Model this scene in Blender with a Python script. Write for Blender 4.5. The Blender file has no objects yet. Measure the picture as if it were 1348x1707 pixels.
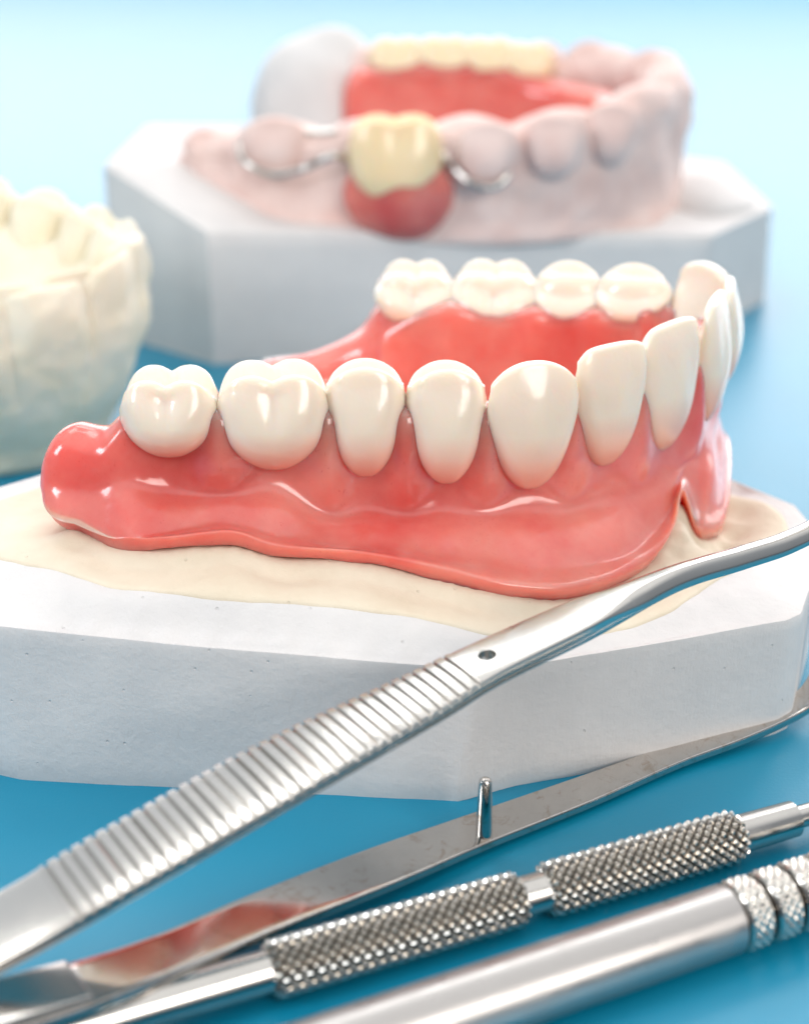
import bpy, bmesh, math, random
import numpy as np
from mathutils import Vector, noise as mn
random.seed(4)
S = bpy.context.scene
C = S.collection
S.unit_settings.system = 'METRIC'
S.unit_settings.scale_length = 0.01          # one unit is one centimetre
R = math.radians

# ------------------------------------------------------------------ camera
F = 2540.0; PITCH = R(23.8); H = 8.7
cam = bpy.data.cameras.new('camera'); co = bpy.data.objects.new('camera', cam); C.objects.link(co)
co.location = (0, 0, H); co.rotation_euler = (R(90) - PITCH, 0, 0)
cam.sensor_fit = 'HORIZONTAL'; cam.sensor_width = 36; cam.lens = F / 1348 * 36
cam.clip_start = 0.1; cam.clip_end = 3000
cam.dof.use_dof = True; cam.dof.focus_distance = 15.2; cam.dof.aperture_fstop = 0.235
S.camera = co

# ------------------------------------------------------------------ materials
def nodes(name):
    m = bpy.data.materials.new(name); m.use_nodes = True
    nt = m.node_tree; b = nt.nodes['Principled BSDF']
    return m, nt, b
def noise_node(nt, scale, detail=4, rough=.55, vec=None, dist=0):
    n = nt.nodes.new('ShaderNodeTexNoise'); n.inputs['Scale'].default_value = scale
    n.inputs['Detail'].default_value = detail; n.inputs['Roughness'].default_value = rough
    n.inputs['Distortion'].default_value = dist
    if vec is None:
        tc = nt.nodes.new('ShaderNodeTexCoord'); vec = tc.outputs['Object']
    nt.links.new(vec, n.inputs['Vector']); return n
def mixcol(nt, fac, a, b):
    m = nt.nodes.new('ShaderNodeMix'); m.data_type = 'RGBA'
    for s, v in ((6, a), (7, b)):
        if isinstance(v, tuple): m.inputs[s].default_value = (*v, 1)
        else: nt.links.new(v, m.inputs[s])
    nt.links.new(fac, m.inputs[0]); return m.outputs[2]
def ramp(nt, src, p0, p1, v0=0., v1=1.):
    r = nt.nodes.new('ShaderNodeMapRange'); r.inputs['From Min'].default_value = p0; r.inputs['From Max'].default_value = p1
    r.inputs['To Min'].default_value = v0; r.inputs['To Max'].default_value = v1
    nt.links.new(src, r.inputs['Value']); return r.outputs['Result']
def bump(nt, b, src, strength, dist=.02, prev=None):
    n = nt.nodes.new('ShaderNodeBump'); n.inputs['Strength'].default_value = strength; n.inputs['Distance'].default_value = dist
    nt.links.new(src, n.inputs['Height'])
    if prev is not None: nt.links.new(prev, n.inputs['Normal'])
    nt.links.new(n.outputs['Normal'], b.inputs['Normal']); return n.outputs['Normal']
def setp(b, **k):
    names = dict(col='Base Color', rough='Roughness', metal='Metallic', sss='Subsurface Weight', rad='Subsurface Radius',
                 scale='Subsurface Scale', coat='Coat Weight', coatr='Coat Roughness', ior='IOR', trans='Transmission Weight', spec='Specular IOR Level')
    for q, v in k.items():
        if q == 'col': v = (*v, 1)
        b.inputs[names[q]].default_value = v

def mat_plaster(name, c1, c2, grain=.25, sss=0.0):
    m, nt, b = nodes(name)
    n = noise_node(nt, 1.3, 5); f = noise_node(nt, 45, 6, .7); g = noise_node(nt, 9, 5, .6)
    nt.links.new(mixcol(nt, ramp(nt, n.outputs['Fac'], .35, .65), c1, c2), b.inputs['Base Color'])
    setp(b, rough=.62, sss=sss, rad=(.4, .3, .25), scale=.3, spec=.35)
    p = bump(nt, b, g.outputs['Fac'], .35, .03); bump(nt, b, f.outputs['Fac'], grain, .01, p)
    tcs = nt.nodes.new('ShaderNodeTexCoord'); mps = nt.nodes.new('ShaderNodeMapping'); mps.inputs['Scale'].default_value = (9, 9, .7); mps.inputs['Rotation'].default_value = (.25, .1, 0)
    nt.links.new(tcs.outputs['Object'], mps.inputs['Vector']); st = noise_node(nt, 2.0, 5, .7, mps.outputs['Vector'])
    bump(nt, b, st.outputs['Fac'], .16, .03, b.inputs['Normal'].links[0].from_socket)
    # tiny air-bubble pits, only some of the cells hold one
    v = nt.nodes.new('ShaderNodeTexVoronoi'); v.inputs['Scale'].default_value = 5.5
    tc = nt.nodes.new('ShaderNodeTexCoord'); nt.links.new(tc.outputs['Object'], v.inputs['Vector'])
    sc_ = nt.nodes.new('ShaderNodeSeparateColor'); nt.links.new(v.outputs['Color'], sc_.inputs[0])
    pit_ = ramp(nt, v.outputs['Distance'], .05, .09, 0, 1)
    keep = ramp(nt, sc_.outputs[0], .70, .72, 1, 0)
    mx = nt.nodes.new('ShaderNodeMath'); mx.operation = 'MAXIMUM'; nt.links.new(pit_, mx.inputs[0]); nt.links.new(keep, mx.inputs[1])
    p = b.inputs['Normal'].links[0].from_socket
    bump(nt, b, mx.outputs[0], .6, .02, p)
    return m
M = {}
M['plaster'] = mat_plaster('white_plaster', (.70, .685, .675), (.65, .64, .635))
M['stone'] = mat_plaster('ivory_stone', (.76, .68, .54), (.70, .61, .47), .35)
M['pinkstone'] = mat_plaster('pink_stone', (.84, .67, .62), (.76, .55, .50))
M['cream'] = mat_plaster('cream_stone', (.86, .80, .66), (.82, .75, .58), sss=.3)

m, nt, b = nodes('pink_acrylic'); M['gum'] = m
n = noise_node(nt, .9, 5); n2 = noise_node(nt, 1.1, 3, .5)
tc = nt.nodes.new('ShaderNodeTexCoord'); mp = nt.nodes.new('ShaderNodeMapping'); mp.inputs['Scale'].default_value = (9, 9, 3); mp.inputs['Rotation'].default_value = (.5, .6, .3)
nt.links.new(tc.outputs['Object'], mp.inputs['Vector'])
fib = noise_node(nt, 2.5, 6, .65, mp.outputs['Vector'], 2.5)
a = mixcol(nt, ramp(nt, n.outputs['Fac'], .3, .7), (.69, .10, .085), (.81, .27, .22))
a = mixcol(nt, ramp(nt, fib.outputs['Fac'], .62, .70, 0, .6), a, (.55, .05, .045))
nt.links.new(a, b.inputs['Base Color'])
setp(b, rough=.2, sss=1.0, rad=(1.0, .30, .22), scale=.9, coat=.5, coatr=.04, ior=1.5)
bump(nt, b, n2.outputs['Fac'], .35, .12)

m, nt, b = nodes('acrylic_tooth'); M['tooth'] = m
n = noise_node(nt, 3, 3)
tc = nt.nodes.new('ShaderNodeTexCoord'); sp = nt.nodes.new('ShaderNodeSeparateXYZ'); nt.links.new(tc.outputs['Generated'], sp.inputs[0])
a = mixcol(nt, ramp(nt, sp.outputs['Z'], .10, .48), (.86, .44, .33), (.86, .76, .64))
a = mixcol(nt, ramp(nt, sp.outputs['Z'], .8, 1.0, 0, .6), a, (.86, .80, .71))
nt.links.new(a, b.inputs['Base Color'])
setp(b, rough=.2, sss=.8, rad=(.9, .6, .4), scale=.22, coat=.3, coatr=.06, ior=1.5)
bump(nt, b, n.outputs['Fac'], .25, .05)

m, nt, b = nodes('yellow_tooth'); M['ytooth'] = m
n = noise_node(nt, 1.5, 3)
nt.links.new(mixcol(nt, n.outputs['Fac'], (.92, .70, .40), (.93, .78, .54)), b.inputs['Base Color'])
setp(b, rough=.22, sss=.5, rad=(.6, .4, .2), scale=.25, coat=.3)

m, nt, b = nodes('pale_yellow_tooth'); M['ytooth2'] = m
n = noise_node(nt, 1.5, 3)
nt.links.new(mixcol(nt, n.outputs['Fac'], (.90, .74, .48), (.92, .80, .58)), b.inputs['Base Color'])
setp(b, rough=.25, sss=.5, rad=(.6, .4, .2), scale=.25, coat=.3)

def mat_steel(name, col, rough, streak=(1, 1, 1), amt=.1, stain=0):
    m, nt, b = nodes(name)
    n = noise_node(nt, 3, 6, .7); s = noise_node(nt, 30, 5, .7)
    nt.links.new(ramp(nt, n.outputs['Fac'], .3, .7, rough * .75, rough * 1.3), b.inputs['Roughness'])
    c = mixcol(nt, ramp(nt, n.outputs['Fac'], .3, .7), col, tuple(x * .92 for x in col))
    if stain:
        q = noise_node(nt, 4.5, 8, .75, None, 1.5)
        c = mixcol(nt, ramp(nt, q.outputs['Fac'], .53, .64, 0, stain), c, (.36, .26, .17))
    nt.links.new(c, b.inputs['Base Color'])
    setp(b, metal=1.0); bump(nt, b, s.outputs['Fac'], amt, .002)
    return m
M['steel'] = mat_steel('polished_steel', (.62, .60, .57), .17)
M['steel2'] = mat_steel('stained_steel', (.62, .59, .56), .07, stain=.5)
M['steel_satin'] = mat_steel('satin_steel', (.52, .50, .485), .33)
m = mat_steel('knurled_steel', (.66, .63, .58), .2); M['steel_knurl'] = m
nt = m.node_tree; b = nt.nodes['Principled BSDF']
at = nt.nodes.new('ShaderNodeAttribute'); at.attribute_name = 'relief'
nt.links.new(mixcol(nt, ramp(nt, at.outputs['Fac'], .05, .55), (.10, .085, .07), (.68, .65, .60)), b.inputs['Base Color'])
M['steel_dark'] = mat_steel('shadowed_steel', (.30, .29, .28), .3)

m, nt, b = nodes('blue_tabletop'); M['blue'] = m
n = noise_node(nt, .25, 4); g = noise_node(nt, 28, 5, .7)
nt.links.new(mixcol(nt, ramp(nt, n.outputs['Fac'], .3, .7), (.0, .225, .375), (.002, .26, .42)), b.inputs['Base Color'])
setp(b, rough=.33, ior=1.6); bump(nt, b, g.outputs['Fac'], .22, .012)

# ------------------------------------------------------------------ object helpers
def thing(name, label, cat, loc, group=None):
    o = bpy.data.objects.new(name, None); C.objects.link(o); o.location = loc
    o.empty_display_size = .3
    o['label'] = label; o['category'] = cat
    if group: o['group'] = group
    return o
def wloc(p):
    v = Vector((0, 0, 0))
    while p is not None: v = v + p.location; p = p.parent
    return v
def obj(name, verts, faces, mat, parent=None, smooth=True, label=None, fmats=None):
    off = wloc(parent)
    me = bpy.data.meshes.new(name)
    me.from_pydata([tuple(Vector(v) - off) for v in verts], [], faces)
    me.materials.append(mat)
    bm = bmesh.new(); bm.from_mesh(me)
    bmesh.ops.recalc_face_normals(bm, faces=bm.faces); bm.to_mesh(me); bm.free()
    for p in me.polygons: p.use_smooth = smooth
    o = bpy.data.objects.new(name, me); C.objects.link(o)
    if parent: o.parent = parent
    if label: o['label'] = label
    return o
def sharp(o, ang=35):
    o.data.set_sharp_from_angle(angle=R(ang))
def grid_faces(n, k, closed=True, off=0):
    f = []
    for i in range(n - 1):
        for j in range(k if closed else k - 1):
            a = off + i * k + j; b_ = off + i * k + (j + 1) % k
            f.append((a, b_, b_ + k, a + k))
    return f
def cr(pts, t):
    """Catmull-Rom through pts (array), t in [0,n-1]"""
    n = len(pts); i = min(int(t), n - 2); u = t - i
    p0 = pts[max(i - 1, 0)]; p1 = pts[i]; p2 = pts[i + 1]; p3 = pts[min(i + 2, n - 1)]
    return .5 * ((2 * p1) + (-p0 + p2) * u + (2 * p0 - 5 * p1 + 4 * p2 - p3) * u * u + (-p0 + 3 * p1 - 3 * p2 + p3) * u ** 3)
def crc(pts, t):
    n = len(pts); i = int(t) % n; u = t - int(t)
    p0, p1, p2, p3 = (pts[(i + q) % n] for q in (-1, 0, 1, 2))
    return .5 * ((2 * p1) + (-p0 + p2) * u + (2 * p0 - 5 * p1 + 4 * p2 - p3) * u * u + (-p0 + 3 * p1 - 3 * p2 + p3) * u ** 3)
def sm(a, b_, x):
    t = min(max((x - a) / (b_ - a), 0), 1); return t * t * (3 - 2 * t)
def nz(p, s, seed=0): return mn.noise(Vector((p[0] * s + seed, p[1] * s - seed, p[2] * s + 2 * seed)))

def tube(pts, rad, k=16, caps=True):
    """tube along world points; rad scalar or list"""
    P = [Vector(p) for p in pts]; n = len(P); V = []
    T = [(P[min(i + 1, n - 1)] - P[max(i - 1, 0)]).normalized() for i in range(n)]
    up = Vector((0, 0, 1)) if abs(T[0].z) < .9 else Vector((1, 0, 0))
    for i in range(n):
        s = T[i].cross(up).normalized(); u2 = s.cross(T[i]).normalized(); up = u2
        r = rad[i] if hasattr(rad, '__len__') else rad
        for j in range(k):
            a = 2 * math.pi * j / k; V.append(P[i] + s * math.cos(a) * r + u2 * math.sin(a) * r)
    f = grid_faces(n, k)
    if caps: f += [tuple(range(k)), tuple(range((n - 1) * k, n * k))]
    return V, f
def spline(pts, n):
    A = np.array(pts, float); return [cr(A, t) for t in np.linspace(0, len(A) - 1, n)]

# ------------------------------------------------------------------ teeth
def tooth(name, parent, pos, ang, w, d, h, kind, mat, tilt=0., label=None, ld=0., bd=0., soft=1.):
    """pos: centre of the chewing/incisal edge; ang: direction of the cheek side; tilt: lean of the crown"""
    K, NT, NC = 72, 26, 16
    if kind == 'molar':
        cus = [(-.48, .50, .17, .42), (.42, .50, .17, .40), (-.46, -.52, .20, .42), (.46, -.50, .19, .42)]
    elif kind == 'premolar':
        cus = [(.0, .50, .22, .55), (.0, -.55, .18, .45)]
    else: cus = None
    def top(x, y): return top0(x, y) - ld * sm(.1, .8, -y) + bd * sm(.1, .7, y)
    def top0(x, y):
        ay = abs(y)
        if kind == 'molar':
            z = -.15 + .56 * ay ** 2 - .38 * ay ** 4 - (.07 if soft == 1 else .14) * ay ** 8
            if soft < 1: z = -.09 + .34 * ay ** 2 - .38 * ay ** 4
            z -= (.060 * math.exp(-(x / .13) ** 2) + .15 * abs(x) ** 5) * (.35 + .65 * ay)
            z += .035 * math.exp(-((abs(x) - .5) / .3) ** 2) * ay
            z -= .035 * soft * math.exp(-(y / (.08 if soft == 1 else .2)) ** 2) * (1 - x * x)
            if not ay > .75: z -= .02 * math.exp(-((x - .3 * y) / .07) ** 2)
            return z
        if kind == 'premolar':
            z = -.13 + .60 * ay ** 2 - .42 * ay ** 4 - (.08 if soft == 1 else .16) * ay ** 8
            if soft < 1: z = -.09 + .36 * ay ** 2 - .40 * ay ** 4
            z -= .19 * abs(x) ** 2 * (.25 + .75 * ay) - .04 * (1 - ay) * x * x
            z -= .035 * soft * math.exp(-(y / (.09 if soft == 1 else .2)) ** 2) * (1 - x * x)
            return z - .05 * max(-y, 0)
        if kind == 'canine': return -.17 * abs(x) ** 2.2 + .02
        return -.03 * abs(x) ** 4 + .01 - .05 * sm(.5, 1, x) ** 2
    V = []
    rings = []
    def prof(t):
        if kind in ('molar',):
            f = (1 - (1 - t) ** 3.0) ** .5; wf = f * (.88 + .12 * sm(0, .6, t)); yl = .5 * (.66 + .36 * math.sin(math.pi * min(1, t * .88 + .14))); yi = -yl
        elif kind == 'premolar':
            f = (1 - (1 - t) ** 4) ** .5; wf = f * (.76 + .24 * sm(0, .85, t)); yl = .5 * (.62 + .40 * math.sin(math.pi * min(1, t * .88 + .14))); yi = -yl
        elif kind == 'canine':
            f = (1 - (1 - t) ** 3.2) ** .5; wf = f * (.84 + .16 * sm(0, .70, t)); yl = .5 * (.45 + .55 * math.sin(math.pi * min(1, t * .75 + .18))); yi = -.5 + .58 * sm(.2, 1, t)
        else:
            f = (1 - (1 - t) ** 3.2) ** .5; wf = f * (.88 + .12 * sm(0, .8, t)); yl = .5 * (.45 + .50 * math.sin(math.pi * min(1, t * .78 + .15))); yi = -.5 + .60 * sm(.15, 1, t)
        wf *= 1.05 * (1 - .07 * sm(.82, 1, t))
        if soft < 1: q_ = 1 - .16 * sm(.55, 1, t) ** 2; wf *= q_; yl *= q_ ** 1.5; yi *= q_ ** 1.5
        return wf, yl * f ** .3, yi * f ** .3
    ext = 2.5 if kind == 'molar' else 2.2
    def ringpt(j, wf, yl, yi, t=1.):
        ex = ext + 1.3 * (1 - sm(.05, .6, t))
        a = 2 * math.pi * j / K; c_, s_ = math.cos(a), math.sin(a)
        x = abs(c_) ** (2 / ex) * (1 if c_ > 0 else -1); y = abs(s_) ** (2 / ex) * (1 if s_ > 0 else -1)
        return x, y
    ca, sa = math.cos(ang), math.sin(ang)
    # local: +y is the cheek side
    def W(x, y, z):
        y2 = y * math.cos(tilt) - z * math.sin(tilt) * 1.0; z2 = z * math.cos(tilt) + y * math.sin(tilt)
        return (pos[0] + y2 * ca + x * sa, pos[1] + y2 * sa - x * ca, pos[2] + z2)
    tw, tl, ti = prof(1.0)
    for i in range(NT):
        q = i / (NT - 1); t = .004 + (1 - .004) * (1 - math.cos(q * math.pi / 2)) ** 1.0 * .55 + .996 * q * .45
        t = min(t, 1)
        wf, yl, yi = prof(t)
        for j in range(K):
            x, y = ringpt(j, wf, yl, yi, t)
            zr = top(x, y) - .05
            yy = (y * (yl - yi) / 2 + (yl + yi) / 2) * d
            g = 1.0
            if kind == 'molar':   # developmental groove on the cheek and tongue sides
                g = 1 - .045 * math.exp(-(x / .16) ** 2) * sm(.35, .95, t) * abs(y)
            xx = x * wf * w / 2
            # faint developmental ridges on the front of the front teeth
            if not cus: yy += .010 * math.cos(x * 7.5) * sm(.2, .6, t) * (1 - sm(.75, .98, t)) * max(y, 0)
            z = -h + (h + zr) * t
            V.append(W(xx, yy * g, z))
    nr = NT
    for i in range(1, NC):
        r = 1 - (i / NC)
        r = math.sin(r * math.pi / 2) if not cus else r ** .8
        for j in range(K):
            x, y = ringpt(j, tw, tl, ti)
            zr = top(x * r, y * r) - .05 * r ** 5
            yy = (y * r * (tl - ti) / 2 + (tl + ti) / 2) * d
            V.append(W(x * r * tw * w / 2, yy, zr))
        nr += 1
    f = grid_faces(nr, K) + [tuple(range(K)), tuple(range((nr - 1) * K, nr * K))]
    return obj(name, V, f, mat, parent, label=label)

# ------------------------------------------------------------------ the full denture
# stations along the arch: ridge centre x, y, ridge height, flange edge (x, y, z), ridge half width, labial belly
ST = [
 (-3.42, 14.95, 3.12, (-3.36, 14.35, 2.12), .36, .26),
 (-3.12, 14.90, 3.10, (-3.00, 14.12, 2.02), .36, .24),
 (-2.86, 14.88, 3.30, (-2.72, 14.02, 2.04), .36, .22),
 (-2.40, 14.87, 3.52, (-2.30, 13.98, 2.08), .36, .20),
 (-1.88, 14.90, 3.52, (-1.75, 14.02, 2.12), .36, .18),
 (-1.35, 14.95, 3.52, (-1.33, 14.02, 1.98), .36, .20),
 (-.85, 14.98, 3.50, (-.82, 13.98, 1.96), .35, .18),
 (-.40, 15.00, 3.50, (-.40, 13.95, 1.93), .33, .20),
 (.02, 15.00, 3.48, (.04, 13.90, 1.86), .32, .18),
 (.44, 15.02, 3.48, (.42, 13.86, 1.78), .32, .20),
 (.84, 15.03, 3.46, (.84, 13.83, 1.68), .30, .20),
 (1.27, 15.12, 3.44, (1.20, 13.86, 1.60), .27, .24),
 (1.70, 15.28, 3.40, (1.66, 14.00, 1.52), .25, .24),
 (2.10, 15.50, 3.40, (2.14, 14.32, 1.48), .25, .20),
 (2.48, 15.78, 3.42, (2.62, 14.85, 1.48), .25, .10),
 (2.83, 16.10, 3.42, (2.95, 15.35, 1.62), .25, .05),
 (3.16, 16.50, 3.42, (3.13, 15.80, 1.86), .25, .02),
 (3.29, 16.72, 3.42, (3.29, 15.80, 1.44), .25, .16),
 (3.40, 16.92, 3.42, (3.44, 15.84, 1.34), .25, .22),
 (3.60, 17.50, 3.42, (3.74, 16.35, 1.26), .25, .16),
 (3.72, 18.05, 3.42, (4.00, 17.9, 1.5), .25, .08),
 (3.62, 18.55, 3.40, (3.95, 18.9, 1.5), .26, .12),
 (3.30, 18.90, 3.40, (3.6, 19.6, 1.6), .28, .15),
 (2.88, 19.08, 3.36, (3.0, 19.9, 1.6), .30, .18),
 (2.10, 19.28, 3.34, (2.2, 20.1, 1.7), .33, .18),
 (1.20, 19.42, 3.32, (1.2, 20.2, 1.8), .36, .2),
 (.25, 19.50, 3.34, (.2, 20.3, 1.9), .36, .2),
 (-.28, 19.52, 3.16, (-.3, 20.3, 1.9), .36, .2),
 (-.62, 19.54, 2.72, (-.7, 20.3, 1.9), .36, .2),
 (-1.20, 19.56, 2.42, (-1.3, 20.3, 1.9), .36, .2),
 (-1.75, 19.58, 2.30, (-1.8, 20.2, 1.9), .34, .2),
]
CT = np.array([[s[0], s[1]] for s in ST])
den = thing('full_denture', 'complete pink gummed denture with ivory teeth seated on the white plaster model', 'denture', (.5, 16.5, 1.6))
def frame(C2, t):
    e = .05
    a = cr(C2, max(t - e, 0)); b_ = cr(C2, min(t + e, len(C2) - 1)); d = (b_ - a); d /= np.linalg.norm(d)
    return d, np.array([d[1], -d[0]])      # tangent, outward normal (to the right of travel)
sect = []
for i, s in enumerate(ST):
    C2 = np.array(s[:2]); zt = s[2] - (.12 if s[2] > 3.3 else 0); B = np.array(s[3]); hw = s[4]; bl = s[5]
    d, n = frame(CT, float(i))
    n3 = np.array([n[0], n[1], 0]); c3 = np.array([C2[0], C2[1], 0])
    neckz = (zt - .85 if i < 6 else zt - 1.08 if zt > 3.25 else zt - 1.0) if zt > 3.15 else zt - .45
    nof = -.05 if 2 < i < 10 else (-.06 if 9 < i < 21 else 0)
    if i < 3: neckz = zt - (.52, .52, .62)[i]; nof = (.10, .10, .05)[i]; bl = .36
    neck = c3 + n3 * (hw + nof) + np.array([0, 0, neckz])
    bn = B - np.array([C2[0], C2[1], B[2]]); bn = bn / np.linalg.norm(bn)
    ln = zt - 2.0; far = 1. if 21 < i < 27 else 0.
    deep = 1.35 if i > 2 and i < len(ST) - 4 else 1.7
    pts = [
        B + np.array([0, 0, 0]) - bn * .10,
        B + bn * .02 + np.array([0, 0, .06]),
        B + bn * .10 + np.array([0, 0, .22]),
        B * .62 + neck * .38 + bn * bl * .68 + np.array([0, 0, .02]),
        B * .30 + neck * .70 + bn * bl * .30,
        neck + n3 * .0,
        c3 + n3 * (hw - (.10 if i > 2 else (-.03, -.03, .03)[i])) + np.array([0, 0, zt - (.42 if i > 2 else .32)]),
        c3 + n3 * (hw - (.16 if i > 2 else .10)) + np.array([0, 0, zt - .10]),
        c3 + np.array([0, 0, zt]),
        c3 - n3 * (hw * .85 + .02 * far) + np.array([0, 0, zt - .12 + .16 * far]),
        c3 - n3 * (hw + .10 + .08 * far) + np.array([0, 0, zt - .45 + .42 * far]),
        c3 - n3 * (hw + .14 + .07 * far) + np.array([0, 0, zt - min(.95, ln * .6) + .2 * far]),
        c3 - n3 * (hw + .30) + np.array([0, 0, deep + .25]),
        c3 - n3 * (hw + .22) + np.array([0, 0, deep]),
        c3 - n3 * .05 + np.array([0, 0, deep + .1]),
    ]
    sect.append(np.array(pts))
sect = np.array(sect)
teeth = [  # kind, arch parameter / position, widths
 ('molar', -2.42, 14.87, 3.66, 1.00, 1.0, .80), ('molar', -1.36, 14.92, 3.70, 1.15, 1.03, 1.0),
 ('premolar', -.41, 14.98, 3.74, .82, .90, 1.16), ('premolar', .43, 14.98, 3.72, .82, .90, 1.22),
 ('canine', 1.29, 15.05, 3.79, .95, .82, 1.40), ('incisor', 2.10, 15.50, 3.84, .92, .78, 1.38),
 ('incisor', 2.79, 16.14, 3.88, 1.06, .80, 1.52), ('incisor', 3.42, 16.98, 3.92, 1.04, .80, 1.52),
 ('incisor', 3.76, 17.82, 3.86, .90, .74, 1.3), ('canine', 3.66, 18.62, 3.84, 1.05, .86, 1.3),
 ('premolar', 2.93, 19.05, 3.70, .99, 1.02, .68), ('premolar', 2.12, 19.26, 3.68, .93, 1.02, .75),
 ('molar', 1.18, 19.42, 3.64, 1.18, 1.10, .8), ('molar', .14, 19.50, 3.62, 1.05, 1.06, .75)]
NS, NCc = 420, 132
V = []
TW = [(x, y, z, w, h, k) for k, x, y, z, w, d, h in teeth]
for i in range(NS):
    t = (len(ST) - 1) * i / (NS - 1)
    ring = np.array([cr(sect[:, k], t) for k in range(sect.shape[1])])
    c2 = cr(CT, t); tg, n = frame(CT, t)
    # bump of each tooth root: how close the station is to a tooth centre along the arch
    sc = 0.
    for x, y, z, w, h, k in TW:
        u = ((x - c2[0]) * tg[0] + (y - c2[1]) * tg[1]) / (w / 2); dd = math.hypot(x - c2[0], y - c2[1])
        if dd < 1.0: sc = max(sc, math.cos(min(1, abs(u)) * math.pi / 2) ** 1.5)
    for j in range(NCc):
        q = len(ring) * j / NCc
        p = crc(ring, q)
        n3 = np.array([n[0], n[1], 0])
        # root eminences on the outer side, hollows between them
        wo = math.exp(-((q - 4.0) / 1.0) ** 2)
        p = p + n3 * (.05 * sc - .02) * wo
        pw = sm(4.6, 5.6, q) * (1 - sm(7.2, 7.9, q))
        if 2.5 < t < 27: p = p + n3 * pw * (.15 * (1 - sc) ** 1.3 - .02)
        pl_ = sm(9.2, 9.9, q) * (1 - sm(11, 12, q))
        if 2.5 < t < 27: p = p - n3 * pl_ * .10 * (1 - sc) ** 1.3
        if q > 5.0 and q < 9: p[2] -= .10 * sc * (1 - abs(q - 7) / 2)
        if 9 < q < 12: p = p - n3 * .04 * sc
        p[2] -= .11 * sc * sm(20.4, 21.6, t) * (1 - sm(27, 28, t)) * sm(8.6, 9.2, q) * (1 - sm(10.4, 11.2, q))
        # soft hand-waxed undulation and the rolled border
        a = nz(p, .8, 3.1) * .06 + nz(p, 2.0, 8.7) * .022
        wn = math.exp(-((q - 3.2) / 1.8) ** 2) + math.exp(-((q - 11.5) / 1.6) ** 2) * .8
        sgn = 1 if q < 8 else -1
        p = p + n3 * a * wn * sgn * 1.5
        if q < 1.8: p[2] += nz((p[0], p[1], 0), 1.6, 5) * .05 + nz((p[0], p[1], 0), 7, 5) * .012
        V.append(p)
V = np.array(V).reshape(NS, NCc, 3)
def endcap(ring, direction, length, n=14, shape=1.0):
    c = ring.mean(axis=0); out = []
    for i in range(1, n + 1):
        a = math.pi / 2 * i / n
        if i == n: a = math.pi / 2 * .985
        out.append(c + (ring - c) * math.cos(a) ** shape + np.array(direction) * length * math.sin(a))
    return out
cap0 = endcap(V[0], (-1, .02, 0), .42)[::-1]
cap1 = endcap(V[-1], (-1, .02, -.1), .4)
allr = cap0 + [V[i] for i in range(NS)] + cap1
VV = [tuple(p) for r in allr for p in r]
nr = len(allr)
f = grid_faces(nr, NCc) + [tuple(range(NCc)), tuple(range((nr - 1) * NCc, nr * NCc))]
gum = obj('gum_base', VV, f, M['gum'], den)
ss = gum.modifiers.new('smooth', 'SMOOTH'); ss.iterations = 10; ss.factor = .5
for k, x, y, z, w, d, h in teeth:
    # nearest arch parameter
    bt = min(np.linspace(0, len(ST) - 1, 400), key=lambda t: float(np.hypot(*(cr(CT, t) - np.array([x, y])))))
    tg, n = frame(CT, float(bt)); ang = math.atan2(n[1], n[0])
    lean = {'incisor': -.10, 'canine': -.03}.get(k, .0)
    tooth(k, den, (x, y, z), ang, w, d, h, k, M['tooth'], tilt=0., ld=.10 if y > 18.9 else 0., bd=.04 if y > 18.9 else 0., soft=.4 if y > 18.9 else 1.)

# ------------------------------------------------------------------ plaster model under it
pm = thing('plaster_model', 'large white plaster model with an ivory stone top carrying the full denture', 'dental model', (0, 16, 0))
OUT = [(-4.35, 13.05, 1.80), (-3.9, 12.98, 1.76), (-1.6, 12.80, 1.60), (.70, 12.66, 1.47), (1.02, 12.72, 1.45), (2.5, 13.28, 1.42), (3.93, 13.80, 1.40), (4.10, 13.95, 1.40),
       (4.78, 15.7, 1.40), (4.66, 16.7, 1.42), (4.05, 17.45, 1.45), (3.3, 20.6, 1.5), (-.4, 21.0, 1.7), (-3.4, 17.6, 1.88), (-4.3, 16.45, 1.90), (-5.7, 15.2, 1.9), (-5.5, 13.6, 1.85)]
BOT = [(-4.30, 13.12), (-3.9, 12.98), (-1.6, 12.78), (.55, 12.60), (1.10, 12.86), (2.5, 13.30), (3.93, 13.84), (4.12, 13.98)] + [(o[0] - .03, o[1]) for o in OUT[8:]]
def resample(poly, n):
    A = np.array(poly, float); B_ = np.vstack([A, A[:1]]); L = np.r_[0, np.cumsum(np.hypot(*(B_[1:, :2] - B_[:-1, :2]).T))]
    return [np.array([np.interp(s, L, B_[:, k]) for k in range(A.shape[1])]) for s in np.linspace(0, L[-1], n, endpoint=False)], L
NO = 480
# keep the two outlines in step: parametrise both by the top outline
A = np.array(OUT, float); A1 = np.vstack([A, A[:1]]); L = np.r_[0, np.cumsum(np.hypot(*(A1[1:, :2] - A1[:-1, :2]).T))]
Bm = np.array(BOT, float); B1 = np.vstack([Bm, Bm[:1]])
ss_ = np.linspace(0, L[-1], NO, endpoint=False)
topo = np.array([[np.interp(s, L, A1[:, k]) for k in range(3)] for s in ss_])
boto = np.array([[np.interp(s, L, B1[:, k]) for k in range(2)] for s in ss_])
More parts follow.
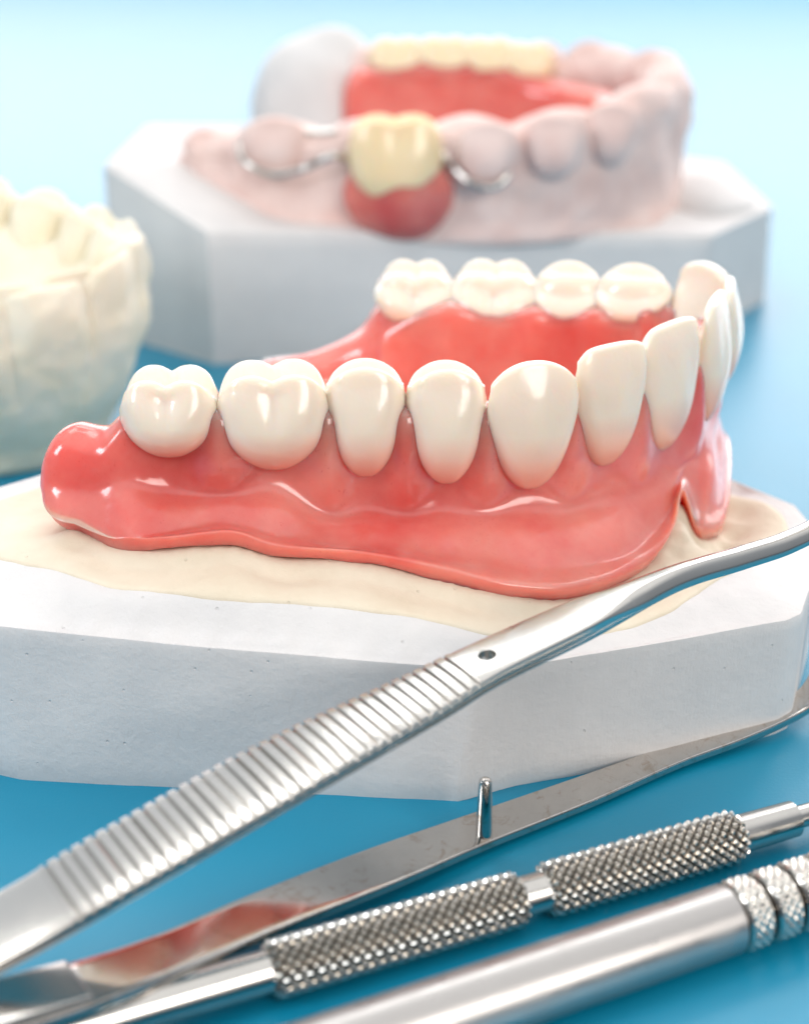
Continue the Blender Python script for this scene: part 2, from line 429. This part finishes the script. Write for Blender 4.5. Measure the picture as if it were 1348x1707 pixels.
# known heights of the top: outline, flange border, ridge
KN = [(p[0], p[1], p[2]) for p in topo[::6]]
fl = np.array([s[3] for s in ST]); flc = [cr(fl, t) for t in np.linspace(0, len(fl) - 1, 90)]
KN += [(p[0], p[1], p[2] + .03) for p in flc]
inn = [(cr(CT, t), cr(np.array([[s[2]] for s in ST]), t)[0]) for t in np.linspace(0, len(CT) - 1, 60)]
KN += [(p[0], p[1], min(1.9, z_ - 1.0)) for p, z_ in inn]
# shallow vestibule just outside the flange
for t in np.linspace(0, 20, 60):
    p = cr(fl, t); c2 = cr(CT, t); d = np.array(p[:2]) - c2; d /= np.linalg.norm(d)
    KN.append((p[0] + d[0] * .28, p[1] + d[1] * .28, p[2] - .10 if p[2] > 1.55 else p[2] - .02))
KN.append((.5, 17.2, 1.6)); KN.append((-1, 17.2, 1.6))
# rise of stone at the midline notch
KN.append((3.12, 15.66, 1.66)); KN.append((3.13, 15.86, 1.84)); KN.append((3.12, 15.76, 1.76)); KN.append((3.4, 15.5, 1.38)); KN.append((3.32, 15.62, 1.36))
KN = np.array(KN)
def ztop(x, y, edge=1.0):
    d2 = (KN[:, 0] - x) ** 2 + (KN[:, 1] - y) ** 2 + .004
    w = 1 / d2 ** 1.7
    z = float((w * KN[:, 2]).sum() / w.sum())
    return z + (nz((x, y, 0), .8, 2) * .05 + nz((x, y, 0), 3, 2) * .015 + nz((x, y, 0), 11, 4) * .004) * edge
# boundary between stone and plaster: a curve around the arch, offset from the flange
cen = np.array([0.2, 16.6])
BD = [(-4.55, 14.5), (-3.9, 13.95), (-3.0, 13.52), (-2.0, 13.30), (-.9, 13.25), (.2, 13.2), (1.0, 13.16), (1.8, 13.30), (2.6, 13.72), (3.3, 14.45), (4.0, 15.1), (4.45, 16.0), (4.35, 16.7), (3.9, 17.2), (3.6, 18.6), (3.1, 20.2), (-.5, 20.7), (-3.2, 17.3), (-4.2, 16.2), (-4.9, 15.2)]
BDa = np.array(BD)
bd = np.array([crc(BDa, t) for t in np.linspace(0, len(BDa), NO, endpoint=False)])
# align by angle about the centre
def byang(P, th):
    a = np.arctan2(P[:, 1] - cen[1], P[:, 0] - cen[0]); o = np.argsort(a); a = a[o]; Q = P[o]
    a3 = np.r_[a - 2 * np.pi, a, a + 2 * np.pi]; Q3 = np.vstack([Q, Q, Q])
    return np.array([[np.interp(t, a3, Q3[:, k]) for k in range(P.shape[1])] for t in th])
th = np.arctan2(topo[:, 1] - cen[1], topo[:, 0] - cen[0])
bdt = byang(bd, th)
for i in range(NO):
    dv = bdt[i] - cen; L_ = np.linalg.norm(dv); bdt[i] = cen + dv * (1 + (nz((bdt[i][0], bdt[i][1], 0), .9, 9) * .03 + nz((bdt[i][0], bdt[i][1], 0), 4, 9) * .003) / 1)
rings = []
for k in range(0, 13):            # wall from the table up
    q = k / 12; r = []
    for i in range(NO):
        x = boto[i][0] * (1 - q) + topo[i][0] * q; y = boto[i][1] * (1 - q) + topo[i][1] * q; z = (topo[i][2] - .035) * q
        nrm = 1; d = nz((x, y, z), 1.1, 4) * .02 + nz((x, y, z), 5, 4) * .004
        if k == 0: d -= .03
        v = np.array([x, y]) - cen; v /= np.linalg.norm(v)
        r.append((x + v[0] * d, y + v[1] * d, max(z, 0)))
    rings.append(r)
NB = 26
for q in [.018, .03, .05, .075, .11] + list(np.linspace(.15, 1, NB)):
    r = []
    for i in range(NO):
        x = topo[i][0] * (1 - q) + bdt[i][0] * q; y = topo[i][1] * (1 - q) + bdt[i][1] * q
        z = ztop(x, y, sm(0, .3, q))
        w = 1 - sm(0, .25, q); z = z * (1 - w) + topo[i][2] * w
        v = np.array([topo[i][0], topo[i][1]]) - cen; v /= np.linalg.norm(v); hz = topo[i][2] - .035
        d = (nz((topo[i][0], topo[i][1], hz), 1.1, 4) * .02 + nz((topo[i][0], topo[i][1], hz), 5, 4) * .004) * (1 - sm(0, .2, q))
        x += v[0] * d; y += v[1] * d
        r.append((x, y, z))
    rings.append(r)
V = [p for r in rings for p in r]
obj('plaster_base', V, grid_faces(len(rings), NO) + [tuple(range(NO))], M['plaster'], pm)
sharp(bpy.data.objects['plaster_base'], 38)
rings2 = [[(p[0], p[1], p[2] - .05) for p in rings[-1]]]
NI = 90
for k in range(0, NI):
    q = k / NI; r = []
    for i in range(NO):
        x = bdt[i][0] * (1 - q) + cen[0] * q; y = bdt[i][1] * (1 - q) + cen[1] * q
        r.append((x, y, ztop(x, y) + .012 * (k > 0)))
    rings2.append(r)
obj('stone_cast', [p for r in rings2 for p in r], grid_faces(len(rings2), NO) + [tuple(range((len(rings2) - 1) * NO, len(rings2) * NO))], M['stone'], pm)

# ------------------------------------------------------------------ generic arch cast (for the casts behind)
def arch_loft(name, parent, st, mat, nsec=200, ncs=72, bumps=None, smooth=True, wob=.05):
    """st rows: x, y, ztop, zbot, outer half width top, outer half width bottom, inner half width"""
    A = np.array(st, float); out = []
    for i in range(nsec):
        t = (len(A) - 1) * i / (nsec - 1); r = cr(A, t); tg, n = frame(A[:, :2], t)
        x, y, zt, zb, wt, wb, wi = r
        if bumps: bz, bo = bumps(t)
        else: bz = bo = 0
        n3 = np.array([n[0], n[1], 0.]); c = np.array([x, y, 0.]); hh = zt - zb
        P = [(wb, zb), (wb * 1.0, zb + .2 * hh), ((wb + wt) / 2 + bo * .5, zb + .5 * hh), (wt + bo, zt - .32 * hh), (wt + bo * .8, zt - .12 * hh + bz * .5), (wt * .55, zt + bz), (-wi * .45, zt + bz * .8),
             (-wi, zt - .12 * hh + bz * .4), (-wi - .05, zt - .5 * hh), (-wi - .15, zb + .1 * hh), (-wi * .5, zb)]
        P = np.array([c + n3 * a_ + np.array([0, 0, z_]) for a_, z_ in P])
        ring = np.array([crc(P, len(P) * j / ncs) for j in range(ncs)])
        for p in ring:
            dd = nz(p, 1.2, 7) * wob + nz(p, 3.5, 3) * wob * .4
            p += n3 * dd + np.array([0, 0, dd * .5])
        out.append(ring)
    d0 = out[0].mean(axis=0) - out[2].mean(axis=0); d0 /= np.linalg.norm(d0)
    d1 = out[-1].mean(axis=0) - out[-3].mean(axis=0); d1 /= np.linalg.norm(d1)
    allr = endcap(out[0], d0, .35, 8)[::-1] + out + endcap(out[-1], d1, .35, 8)
    n = len(allr)
    return obj(name, [tuple(p) for r in allr for p in r], grid_faces(n, ncs) + [tuple(range(ncs)), tuple(range((n - 1) * ncs, n * ncs))], mat, parent)
def proj(X, Y, Z):
    cp, sp = math.cos(PITCH), math.sin(PITCH); d = Y * cp - (Z - H) * sp; up = Y * sp + (Z - H) * cp
    return 674 + F * X / d, 853.5 - F * up / d
def solid_poly(name, parent, bot, top, mat, bev=.06, toph=None, n=240):
    """prism with its own bottom and top outlines (top has z), wall + domed top"""
    A = np.array(top, float); A1 = np.vstack([A, A[:1]]); L = np.r_[0, np.cumsum(np.hypot(*(A1[1:, :2] - A1[:-1, :2]).T))]
    B1 = np.vstack([np.array(bot, float), np.array(bot[:1], float)])
    s_ = np.linspace(0, L[-1], n, endpoint=False)
    T = np.array([[np.interp(s, L, A1[:, k]) for k in range(3)] for s in s_]); B = np.array([[np.interp(s, L, B1[:, k]) for k in range(2)] for s in s_])
    c = T[:, :2].mean(axis=0); zc = T[:, 2].mean() if toph is None else toph
    rg = []
    for k in range(9):
        q = k / 8; rg.append([(B[i][0] * (1 - q) + T[i][0] * q, B[i][1] * (1 - q) + T[i][1] * q, q * (T[i][2] - bev)) for i in range(n)])
    for k in range(0, 30):
        q = (k / 30); qq = .012 + q * .98
        r = []
        for i in range(n):
            x = T[i][0] * (1 - qq) + c[0] * qq; y = T[i][1] * (1 - qq) + c[1] * qq; z = T[i][2] * (1 - sm(0, .8, q)) + zc * sm(0, .8, q)
            r.append((x, y, z - (bev * .3 if k == 0 else 0) + nz((x, y, 0), .8, 3) * .06 * sm(0, .2, q)))
        rg.append(r)
    o = obj(name, [p for r in rg for p in r], grid_faces(len(rg), n) + [tuple(range(n)), tuple(range((len(rg) - 1) * n, len(rg) * n))], mat, parent)
    sharp(o, 50); return o

# back model: white base, pink stone arch
bk = thing('dental_cast', 'blurred pink stone jaw cast on a thick white plaster base at the back', 'dental cast', (1, 29, 0))
solid_poly('plaster_base', bk,
   [(-5.55, 28.1), (-3.45, 26.35), (5.75, 28.3), (7.45, 30.5), (7.2, 35), (0, 38), (-6.0, 35)],
   [(-5.50, 28.1, 3.30), (-3.45, 26.4, 2.46), (5.75, 28.35, 1.92), (7.40, 30.5, 2.0), (7.1, 34, 2.2), (0, 36.5, 2.6), (-5.6, 33.5, 3.1)], M['plaster'], toph=2.4)
BK = [(-3.9, 29.3, 3.45, 2.5, .5, .6, .5), (-2.9, 28.7, 3.75, 2.2, .5, .8, .5), (-1.6, 28.1, 3.95, 2.1, .5, .75, .5), (0, 27.9, 4.0, 2.0, .5, .65, .5), (1.5, 28.0, 4.05, 1.9, .5, .6, .5), (3.0, 28.4, 4.1, 1.9, .45, .6, .5),
      (4.3, 29.2, 4.35, 1.85, .4, .5, .5), (5.1, 30.4, 4.55, 1.85, .35, .35, .5), (5.2, 31.8, 4.6, 1.9, .4, .4, .5), (4.6, 33.1, 4.55, 2, .45, .5, .5), (3.2, 33.9, 4.5, 2, .5, .6, .5), (1.5, 34.2, 4.45, 2, .5, .6, .5), (0, 34.2, 4.45, 2, .5, .6, .5), (-1.0, 34.0, 4.5, 2, .5, .6, .5)]
def bkb(t):
    a = abs(math.sin(t * math.pi * .9 + .4)); return (.28 * a - .14), .10 * a
arch_loft('stone_arch', bk, BK, M['pinkstone'], bumps=bkb, wob=.09)
def blob(name, parent, c, r, mat, seed=1, amp=.1, label=None):
    bm = bmesh.new(); bmesh.ops.create_icosphere(bm, subdivisions=4, radius=1)
    V = []
    for v in bm.verts:
        k = 1 + amp * nz(v.co, 1.3, seed); V.append((c[0] + v.co.x * r[0] * k, c[1] + v.co.y * r[1] * k, c[2] + v.co.z * r[2] * k))
    f = [tuple(v.index for v in fc.verts) for fc in bm.faces]; bm.free()
    return obj(name, V, f, mat, parent, label=label)
blob('plaster_mound', bk, (-1.75, 34.6, 3.1), (1.7, 1.5, 1.8), M['plaster'], 2, .15)
blob('plaster_mound', bk, (6.1, 31.2, 1.9), (1.1, 1.6, .55), M['plaster'], 5, .1)
# stone teeth of the near arm
for x, y, z, w, h in [(-2.35, 27.85, 4.12, 1.25, 1.0), (1.45, 27.42, 4.12, 1.12, 1.1), (2.68, 27.78, 4.18, 1.15, 1.1), (3.75, 28.35, 4.3, 1.0, 1.1), (-3.7, 28.9, 3.75, .9, .6)]:
    tooth('stone_tooth', bk, (x, y, z), R(-88), w, .95, h, 'premolar', M['pinkstone'])
for x, y, z in [(3.9, 33.5, 4.75), (2.9, 33.8, 4.7), (5.0, 32.0, 4.75)]:
    tooth('stone_tooth', bk, (x, y, z), R(70), 1.0, .9, .9, 'premolar', M['pinkstone'])
# partial denture resting on it
pd = thing('partial_denture', 'blurred partial denture with a yellow tooth and steel clasps fitted on the pink cast', 'partial denture', (0, 28, 2.6))
blob('saddle', pd, (-.1, 27.35, 2.9), (.98, .70, .85), M['gum'], 3, .08)
tooth('molar', pd, (-.16, 27.25, 4.22), R(-88), 1.62, 1.2, 1.6, 'molar', M['ytooth'])
def clasp(pts):
    V, f = tube(spline(pts, 30), .065, 10); obj('clasp', V, f, M['steel'], pd)
clasp([(-3.0, 27.9, 3.75), (-2.85, 27.45, 3.45), (-2.35, 27.25, 3.25), (-1.8, 27.25, 3.35), (-1.3, 27.1, 3.6), (-1.0, 27.4, 3.5)])
clasp([(.6, 27.3, 3.75), (.85, 27.2, 3.4), (1.2, 26.95, 3.15), (1.6, 26.95, 3.1), (1.85, 27.05, 3.3)])
clasp([(-2.6, 27.9, 3.95), (-1.9, 27.8, 3.9), (-1.2, 27.6, 3.95)])
V = []; nn = 60
PL = spline([(-.9, 33.6, 3.7), (.5, 33.6, 3.75), (2, 33.4, 3.7), (3.4, 32.6, 3.6), (3.9, 31.4, 3.6), (3.4, 30.2, 3.5)], nn)
arch_loft('saddle', pd, [(-1.0, 33.35, 4.25, 2.2, .35, .3, .35), (.3, 33.45, 4.45, 2.2, .4, .3, .4), (1.7, 33.45, 4.4, 2.2, .4, .3, .4), (3.0, 33.0, 4.1, 2.2, .3, .3, .4), (4.0, 32.1, 4.0, 2.2, .3, .3, .35), (4.2, 31.2, 3.9, 2.2, .3, .3, .35)][::-1], M['gum'], nsec=80, ncs=40)
for x, y, z, w in [(-.15, 33.6, 4.80, 1.1), (.85, 33.62, 4.82, 1.1), (1.8, 33.6, 4.80, 1.05), (2.65, 33.5, 4.72, .95)]:
    tooth('molar', pd, (x, y, z), R(90), w * 1.14, 1.0, .8, 'molar', M['ytooth2'])

# left cast: cream stone horseshoe, funnel-shaped body
lc = thing('stone_cast_model', 'blurred cream stone tooth cast cut off by the left edge of the picture', 'dental cast', (-6, 22, 0))
LC = [(-9.5, 20.6, 3.05, .02, .45, .1, .55), (-8.0, 20.45, 3.05, .02, .45, .1, .55), (-6.6, 20.5, 3.05, .02, .45, .0, .5), (-5.5, 20.75, 3.08, .02, .42, -.1, .45), (-4.65, 21.3, 3.15, .02, .38, -.2, .4), (-4.15, 22.2, 3.35, .02, .32, -.3, .36),
      (-4.35, 23.3, 3.3, .02, .35, -.1, .4), (-5.0, 24.2, 3.3, .02, .4, 0, .45), (-6.0, 24.8, 3.4, .02, .45, 0, .5), (-7.3, 25.1, 3.6, .02, .45, 0, .5), (-9.5, 25.2, 3.7, .02, .45, 0, .5)]
def lcb(t):
    a = abs(math.sin(t * math.pi * 1.05)); return (.22 * a - .1), .10 * a
def left_arch():
    A = np.array(LC, float); out = []; ncs = 90
    for i in range(300):
        t = (len(A) - 1) * i / 299; r = cr(A, t); tg, n = frame(A[:, :2], t)
        x, y, zt, zb, wt, wb, wi = r
        u = t * .95 + .15; a = abs(math.sin(u * math.pi)); sc = a ** .35           # scalloped teeth with sharp grooves between
        bz = .16 * sc - .10; bo = .20 * sc - .14
        n3 = np.array([n[0], n[1], 0.]); c = np.array([x, y, 0.])
        P = [(wt - .85, 0.), (wt - .62, .5), (wt - .34, 1.1), (wt - .12 + .5 * bo, 1.65), (wt + .0 + bo, 2.15), (wt + .02 + bo * 1.2, 2.65), (wt - .06 + bo, zt - .12 + bz), (wt - .16 + bo * .6, zt + bz), (wt - .30, zt - .10 + bz * .8),
             (-wi * .3, zt - .34), (-wi, zt - .55), (-wi - .35, 2.3), (-wi - .8, 2.15), (-wi - .8, 0)]
        P = np.array([c + n3 * a_ + np.array([0, 0, z_]) for a_, z_ in P])
        ring = np.array([crc(P, len(P) * j / ncs) for j in range(ncs)])
        for p in ring:
            dd = nz(p, 1.4, 7) * .08 + nz(p, 4, 3) * .035; p += n3 * dd + np.array([0, 0, dd * .5])
        out.append(ring)
    n = len(out)
    return obj('stone_arch', [tuple(p) for r in out for p in r], grid_faces(n, ncs) + [tuple(range(ncs)), tuple(range((n - 1) * ncs, n * ncs))], M['cream'], lc)
left_arch()
solid_poly('cast_base', lc, [(-9.5, 21.2), (-6.4, 21.2), (-5.7, 21.8), (-5.3, 22.6), (-5.6, 23.6), (-9.5, 24.4)], [(-9.5, 21.2, 2.2), (-6.4, 21.2, 2.2), (-5.7, 21.8, 2.2), (-5.3, 22.6, 2.2), (-5.6, 23.6, 2.2), (-9.5, 24.4, 2.2)], M['cream'], toph=2.3)
for x, y, z, w_, a_ in [(-7.35, 20.42, 3.16, 1.0, -90), (-6.38, 20.46, 3.16, .98, -86), (-5.45, 20.70, 3.20, .95, -72), (-4.68, 21.22, 3.28, .9, -50), (-4.18, 22.0, 3.45, .9, -15)]:
    tooth('stone_tooth', lc, (x, y, z), R(a_), w_ * 1.03, .54, 1.5, 'incisor', M['cream'])
lc.scale = (1, 1, .945); lc.location.x -= .14
for x, y, z, w_, a_ in [(-4.45, 23.25, 3.48, .9, 25), (-5.05, 24.1, 3.5, .95, 45), (-5.95, 24.75, 3.62, 1.0, 65), (-7.0, 25.05, 3.8, 1.1, 80), (-8.1, 25.15, 3.9, 1.2, 88)]:
    tooth('stone_tooth', lc, (x, y, z), R(a_), w_, 1.0, 1.2, 'premolar', M['cream'])

# ------------------------------------------------------------------ steel tweezers
tz = thing('tweezers', 'open steel locking tweezers with ribbed grip leaning over the front of the plaster model', 'tweezers', (0, 11.5, 0))
def ribbon(path, widths, thick, n, ridge=None, k=9, crown=0., rnd=.02, round_shank=0.):
    """flat bar swept along path, width horizontal; returns verts, faces.  ridge(s, side) lifts the outer face"""
    P = np.array(spline(path, n)); Wd = np.array([cr(np.array(widths, float).reshape(-1, 1), t)[0] for t in np.linspace(0, len(widths) - 1, n)])
    Th = np.array([cr(np.array(thick, float).reshape(-1, 1), t)[0] for t in np.linspace(0, len(thick) - 1, n)])
    Ls = np.r_[0, np.cumsum(np.linalg.norm(P[1:] - P[:-1], axis=1))]
    V = []; wprev = None
    for i in range(n):
        T = P[min(i + 1, n - 1)] - P[max(i - 1, 0)]; T /= np.linalg.norm(T)
        w = np.array([-T[1], T[0], 0]);
        if np.linalg.norm(w) < .15 and wprev is not None: w = wprev
        w = w / np.linalg.norm(w); wprev = w
        nn_ = np.cross(T, w); nn_ *= 1 if nn_[2] > 0 or abs(nn_[2]) < .2 else -1
        a, h = Wd[i] / 2, Th[i] / 2; r = min(.025, h * .5)
        prof = []; shk = round_shank * (1 - sm(.36, .50, Wd[i])); rr = min(rnd + .10 * shk, a * .95)
        for j in range(k): prof.append((-a + rr + (2 * a - 2 * rr) * j / (k - 1), h))
        zz = r + (min(1.75 * h, 2 * h - r - .006) - r) * shk
        arc = [(a - rr + rr * math.sin(g), h - zz + zz * math.cos(g)) for g in (.26, .52, .79, 1.05, 1.31)]
        prof += arc + [(a, h - zz), (a, -h + r), (a - r * .3, -h + r * .3)]
        for j in range(k): prof.append((a - r - (2 * a - 2 * r) * j / (k - 1), -h))
        prof += [(-a + r * .3, -h + r * .3), (-a, -h + r), (-a, h - zz)] + [(-x_, z_) for x_, z_ in arc[::-1]]
        for (x, z) in prof:
            if ridge and z > h * .6:
                z += ridge(Ls[i], x / a)
            elif z > h * .9:
                z += crown * (1 - (x / a) ** 2)
            V.append(P[i] + w * x + nn_ * z)
    kk = len(V) // n
    return V, grid_faces(n, kk) + [tuple(range(kk)), tuple(range((n - 1) * kk, n * kk))], P, Ls
UP = [(-6.2, 7.47, .45), (-4.6, 8.5, .72), (-3.13, 9.47, .97), (-2.35, 9.97, 1.19), (-1.04, 10.82, 1.54), (.12, 11.58, 1.78), (.71, 11.96, 1.92), (1.59, 12.54, 2.05), (2.53, 13.14, 2.20), (3.29, 13.64, 2.19), (3.85, 13.99, 2.20), (4.28, 14.27, 2.30), (4.42, 14.36, 2.6), (4.45, 14.4, 3.1), (4.45, 14.45, 3.7)]
UW = [.9, .8, .76, .80, .80, .66, .55, .50, .30, .28, .27, .25, .22, .2, .16]
UT = [.13, .13, .13, .14, .14, .14, .15, .16, .18, .17, .16, .14, .12, .1, .1]
# arc lengths of the grip's first and last rib
Pq = np.array(spline(UP, 1400)); Lq = np.r_[0, np.cumsum(np.linalg.norm(Pq[1:] - Pq[:-1], axis=1))]
s0 = Lq[np.argmin(np.abs(Pq[:, 0] + 2.72))]; s1 = Lq[np.argmin(np.abs(Pq[:, 0] - .55))]
NRB = 36; pit = (s1 - s0) / NRB
def ridge(s, x):
    if s < s0 or s > s1: return .012 * (1 - x * x)
    u = ((s - s0) / pit) % 1.0
    return .012 * (1 - x * x) + .010 - .038 * math.exp(-((u - .5) / .11) ** 4)
V, f, _, _ = ribbon(UP, UW, UT, 2800, ridge, 7, 0., .024, 1.)
ua = obj('upper_arm', V, f, M['steel'], tz); sharp(ua, 60)
# round guide hole through the upper arm
bpy.ops.mesh.primitive_cylinder_add(vertices=40, radius=.085, depth=1.0, location=(.74, 11.98, 1.95)); cut = bpy.context.object
bo = ua.modifiers.new('hole', 'BOOLEAN'); bo.object = cut; bo.operation = 'DIFFERENCE'; bo.solver = 'EXACT'
dg = bpy.context.evaluated_depsgraph_get(); me = bpy.data.meshes.new_from_object(ua.evaluated_get(dg))
ua.modifiers.clear(); ua.data = me; sharp(ua, 24); bpy.data.objects.remove(cut)
LO = [(-6.2, 6.9, 1.05), (-4.4, 8.05, .86), (-2.78, 9.12, .60), (-1.92, 9.85, .41), (-1.2, 10.52, .29), (-.24, 11.30, .17), (.68, 11.96, .11), (1.69, 12.6, .09), (2.7, 13.25, .09), (3.4, 13.62, .12), (3.95, 13.95, .16), (4.32, 14.2, .22), (4.5, 14.34, .45), (4.55, 14.4, .9), (4.56, 14.45, 1.5)]
LW = [.7, .62, .58, .52, .54, .56, .48, .42, .32, .30, .30, .28, .24, .2, .18]
V, f, _, _ = ribbon(LO, LW, [.10, .10, .10], 500)
la = obj('lower_arm', V, f, M['steel2'], tz); sharp(la, 50)
# welded joint block where the arms meet
V, f, _, _ = ribbon([(-6.6, 7.0, .75), (-5.9, 7.4, .8), (-5.2, 7.85, .8)], [.8, .8, .7], [.20, .18, .12], 40)
obj('joint', V, f, M['steel'], tz)
# raised pad added on the lower arm's left end, shaped for a bright reflection
V, f, _, _ = ribbon([(-4.6, 7.92, .97), (-3.4, 8.70, .78), (-2.52, 9.33, .62)], [.58, .55, .50], [.10, .10, .06], 60)
obj('reflection_pad', V, f, M['steel'], tz)
px, py = .745, 11.86
V, f = tube([(px, py, .10), (px, py, .14), (px, py, .3), (px, py, .6), (px, py, .74), (px, py, .77), (px, py, .785)], [.095, .08, .078, .066, .060, .05, .02], 28)
obj('guide_pin', V, f, M['steel2'], tz)

# ------------------------------------------------------------------ instruments lying in front
def lathe_rod(name, parent, a, b_, prof, mat, k=64, disp=None, dl=.02):
    """prof: list of (distance along, radius); disp(l, ang) radial displacement"""
    a = np.array(a, float); b_ = np.array(b_, float); d = b_ - a; d /= np.linalg.norm(d)
    s = np.array([-d[1], d[0], 0]); s /= np.linalg.norm(s); u = np.cross(d, s)
    ls = [prof[0][0]]
    for (l0, r0), (l1, r1) in zip(prof[:-1], prof[1:]):
        n = max(1, int((l1 - l0) / dl)); ls += [l0 + (l1 - l0) * (i + 1) / n for i in range(n)]
    pl = [p[0] for p in prof]; pr = [p[1] for p in prof]
    V = []; RL = []
    for l in ls:
        r = float(np.interp(l, pl, pr))
        for j in range(k):
            an = 2 * math.pi * j / k; dv = disp(l, an) if disp else 0; rr = r + dv; RL.append(dv)
            V.append(a + d * l + s * math.cos(an) * rr + u * math.sin(an) * rr)
    n = len(ls)
    o = obj(name, V, grid_faces(n, k) + [tuple(range(k)), tuple(range((n - 1) * k, n * k))], mat, parent); sharp(o, 40)
    if disp:
        lo, hi = min(RL), max(RL); lo = max(lo, hi - .06); at = o.data.attributes.new('relief', 'FLOAT', 'POINT'); at.data.foreach_set('value', [max(0., (v - lo) / (hi - lo)) for v in RL])
    return o
def tri(x): x = x % 1.0; return 1 - abs(2 * x - 1)
def knurl(depth, nper, pitch):
    def f(l, an):
        u = an / (2 * math.pi) * nper; v = l / pitch
        return depth * min(1, min(tri(u + v), tri(u - v)) / .82) - depth
    return f
a0 = np.array((-2.40, 9.31, .235)); d0 = np.array((6.24, 2.77, 0)); d0 /= np.linalg.norm(d0)
def onl(l, a=a0, d=d0): return tuple(a + d * l)
pr = thing('knurled_probe', 'steel dental instrument with coarse diamond knurled grip beside the smooth handle', 'dental tool', (0, 10.4, 0))
def lx(X): return (X - a0[0]) / d0[0]
k0, k1, k2, k3 = lx(-1.12), lx(1.02), lx(1.22), lx(3.10)
lathe_rod('shaft', pr, onl(-3), onl(9), [(0, .18), (3 + k0 - .1, .18), (3 + k0, .18), (3 + k3, .18), (3 + k3 + .62, .172), (3 + k3 + .64, .11), (12, .07)], M['steel'], 48)
for (q0, q1) in ((k0, k1), (k2, k3)):
    ln = q1 - q0
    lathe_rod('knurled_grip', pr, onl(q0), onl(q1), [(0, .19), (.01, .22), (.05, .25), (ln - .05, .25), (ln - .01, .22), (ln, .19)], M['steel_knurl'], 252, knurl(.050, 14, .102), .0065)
g0 = np.array((-.9, 8.95, .30)); 
hd = thing('smooth_probe_handle', 'thick satin steel dental handle with ringed fine knurled end lying in the lower right corner', 'dental tool', (1.5, 9.9, 0))
p1 = np.array((1.06, 9.66, .30)); p2 = np.array((2.77, 10.47, .30)); d1 = p2 - p1; d1 /= np.linalg.norm(d1)
def onh(l): return tuple(p1 + d1 * l)
le = float(np.linalg.norm(p2 - p1))
lathe_rod('handle', hd, onh(-5), onh(le), [(0, .3), (5 + le - .03, .3), (5 + le, .27)], M['steel_satin'], 80, None, .2)
# ringed grip: fine knurl broken by grooves
def ringd(l, an):
    q = (l % .30) / .30
    g = -.045 * math.exp(-((q - .0) / .09) ** 2) - .04 * math.exp(-((q - 1.0) / .09) ** 2)
    k_ = min(tri(an / (2 * math.pi) * 21 + l / .085), tri(an / (2 * math.pi) * 21 - l / .085))
    return g + (.024 * k_ if .16 < q < .84 else 0)
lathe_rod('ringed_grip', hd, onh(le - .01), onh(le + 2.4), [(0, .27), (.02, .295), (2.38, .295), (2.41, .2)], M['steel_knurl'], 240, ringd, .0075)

# ------------------------------------------------------------------ table
me = bpy.data.meshes.new('table_surface'); s = 900
me.from_pydata([(-s, 6.6, 0), (s, 6.6, 0), (s, s, 0), (-s, s, 0)], [], [(0, 1, 2, 3)]); me.materials.append(M['blue'])
tb = bpy.data.objects.new('table_surface', me); C.objects.link(tb); tb['kind'] = 'structure'

# ------------------------------------------------------------------ light
w = bpy.data.worlds.new('World'); S.world = w; w.use_nodes = True; nt = w.node_tree
bg = nt.nodes['Background']; tc = nt.nodes.new('ShaderNodeTexCoord'); sp = nt.nodes.new('ShaderNodeSeparateXYZ'); nt.links.new(tc.outputs['Generated'], sp.inputs[0])
fy = ramp(nt, sp.outputs['Y'], -.6, .8)
cb = mixcol(nt, fy, (.12, .14, .17), (.80, .85, .90))
cb = mixcol(nt, ramp(nt, sp.outputs['Z'], .6, .85), cb, (1.15, 1.15, 1.15))
fz = ramp(nt, sp.outputs['Z'], -.12, .12)
cb = mixcol(nt, fz, (.03, .03, .035), cb)
nt.links.new(cb, bg.inputs['Color']); bg.inputs['Strength'].default_value = 1.0
def area(name, loc, target, size, size_y, power, col):
    l = bpy.data.lights.new(name, 'AREA'); l.shape = 'RECTANGLE'; l.size = size; l.size_y = size_y; l.energy = power; l.color = col
    o = bpy.data.objects.new(name, l); C.objects.link(o); o.location = loc
    o.rotation_euler = (Vector(target) - Vector(loc)).to_track_quat('-Z', 'Y').to_euler(); return o
area('window_light', (-20, 45, 60), (0, 16, 2), 22, 22, 5500, (1.0, .98, .95))
area('rear_window', (20, 125, 38), (2, 16, 2), 230, 54, 108000, (1.0, .93, .92))
area('rear_panel_right', (72, 108, 44), (2, 16, 2), 44, 36, 26000, (1.0, .94, .93))  # added light panel out of view, whitens the table sheen on the right
area('upper_softbox', (12, 82, 68), (0, 14, 0), 70, 16, 13000, (1.0, .99, .97))
area('fill_light', (42, -42, 40), (0, 18, 2), 36, 36, 34000, (1.0, .94, .88))
area('side_light', (-34, 0, 26), (0, 15, 2), 12, 16, 8500, (.90, .95, 1.0))

S.view_settings.view_transform = 'Standard'; S.view_settings.look = 'None'; S.view_settings.gamma = 1; S.view_settings.exposure = .06
S.render.engine = 'CYCLES'
S.cycles.use_denoising = True
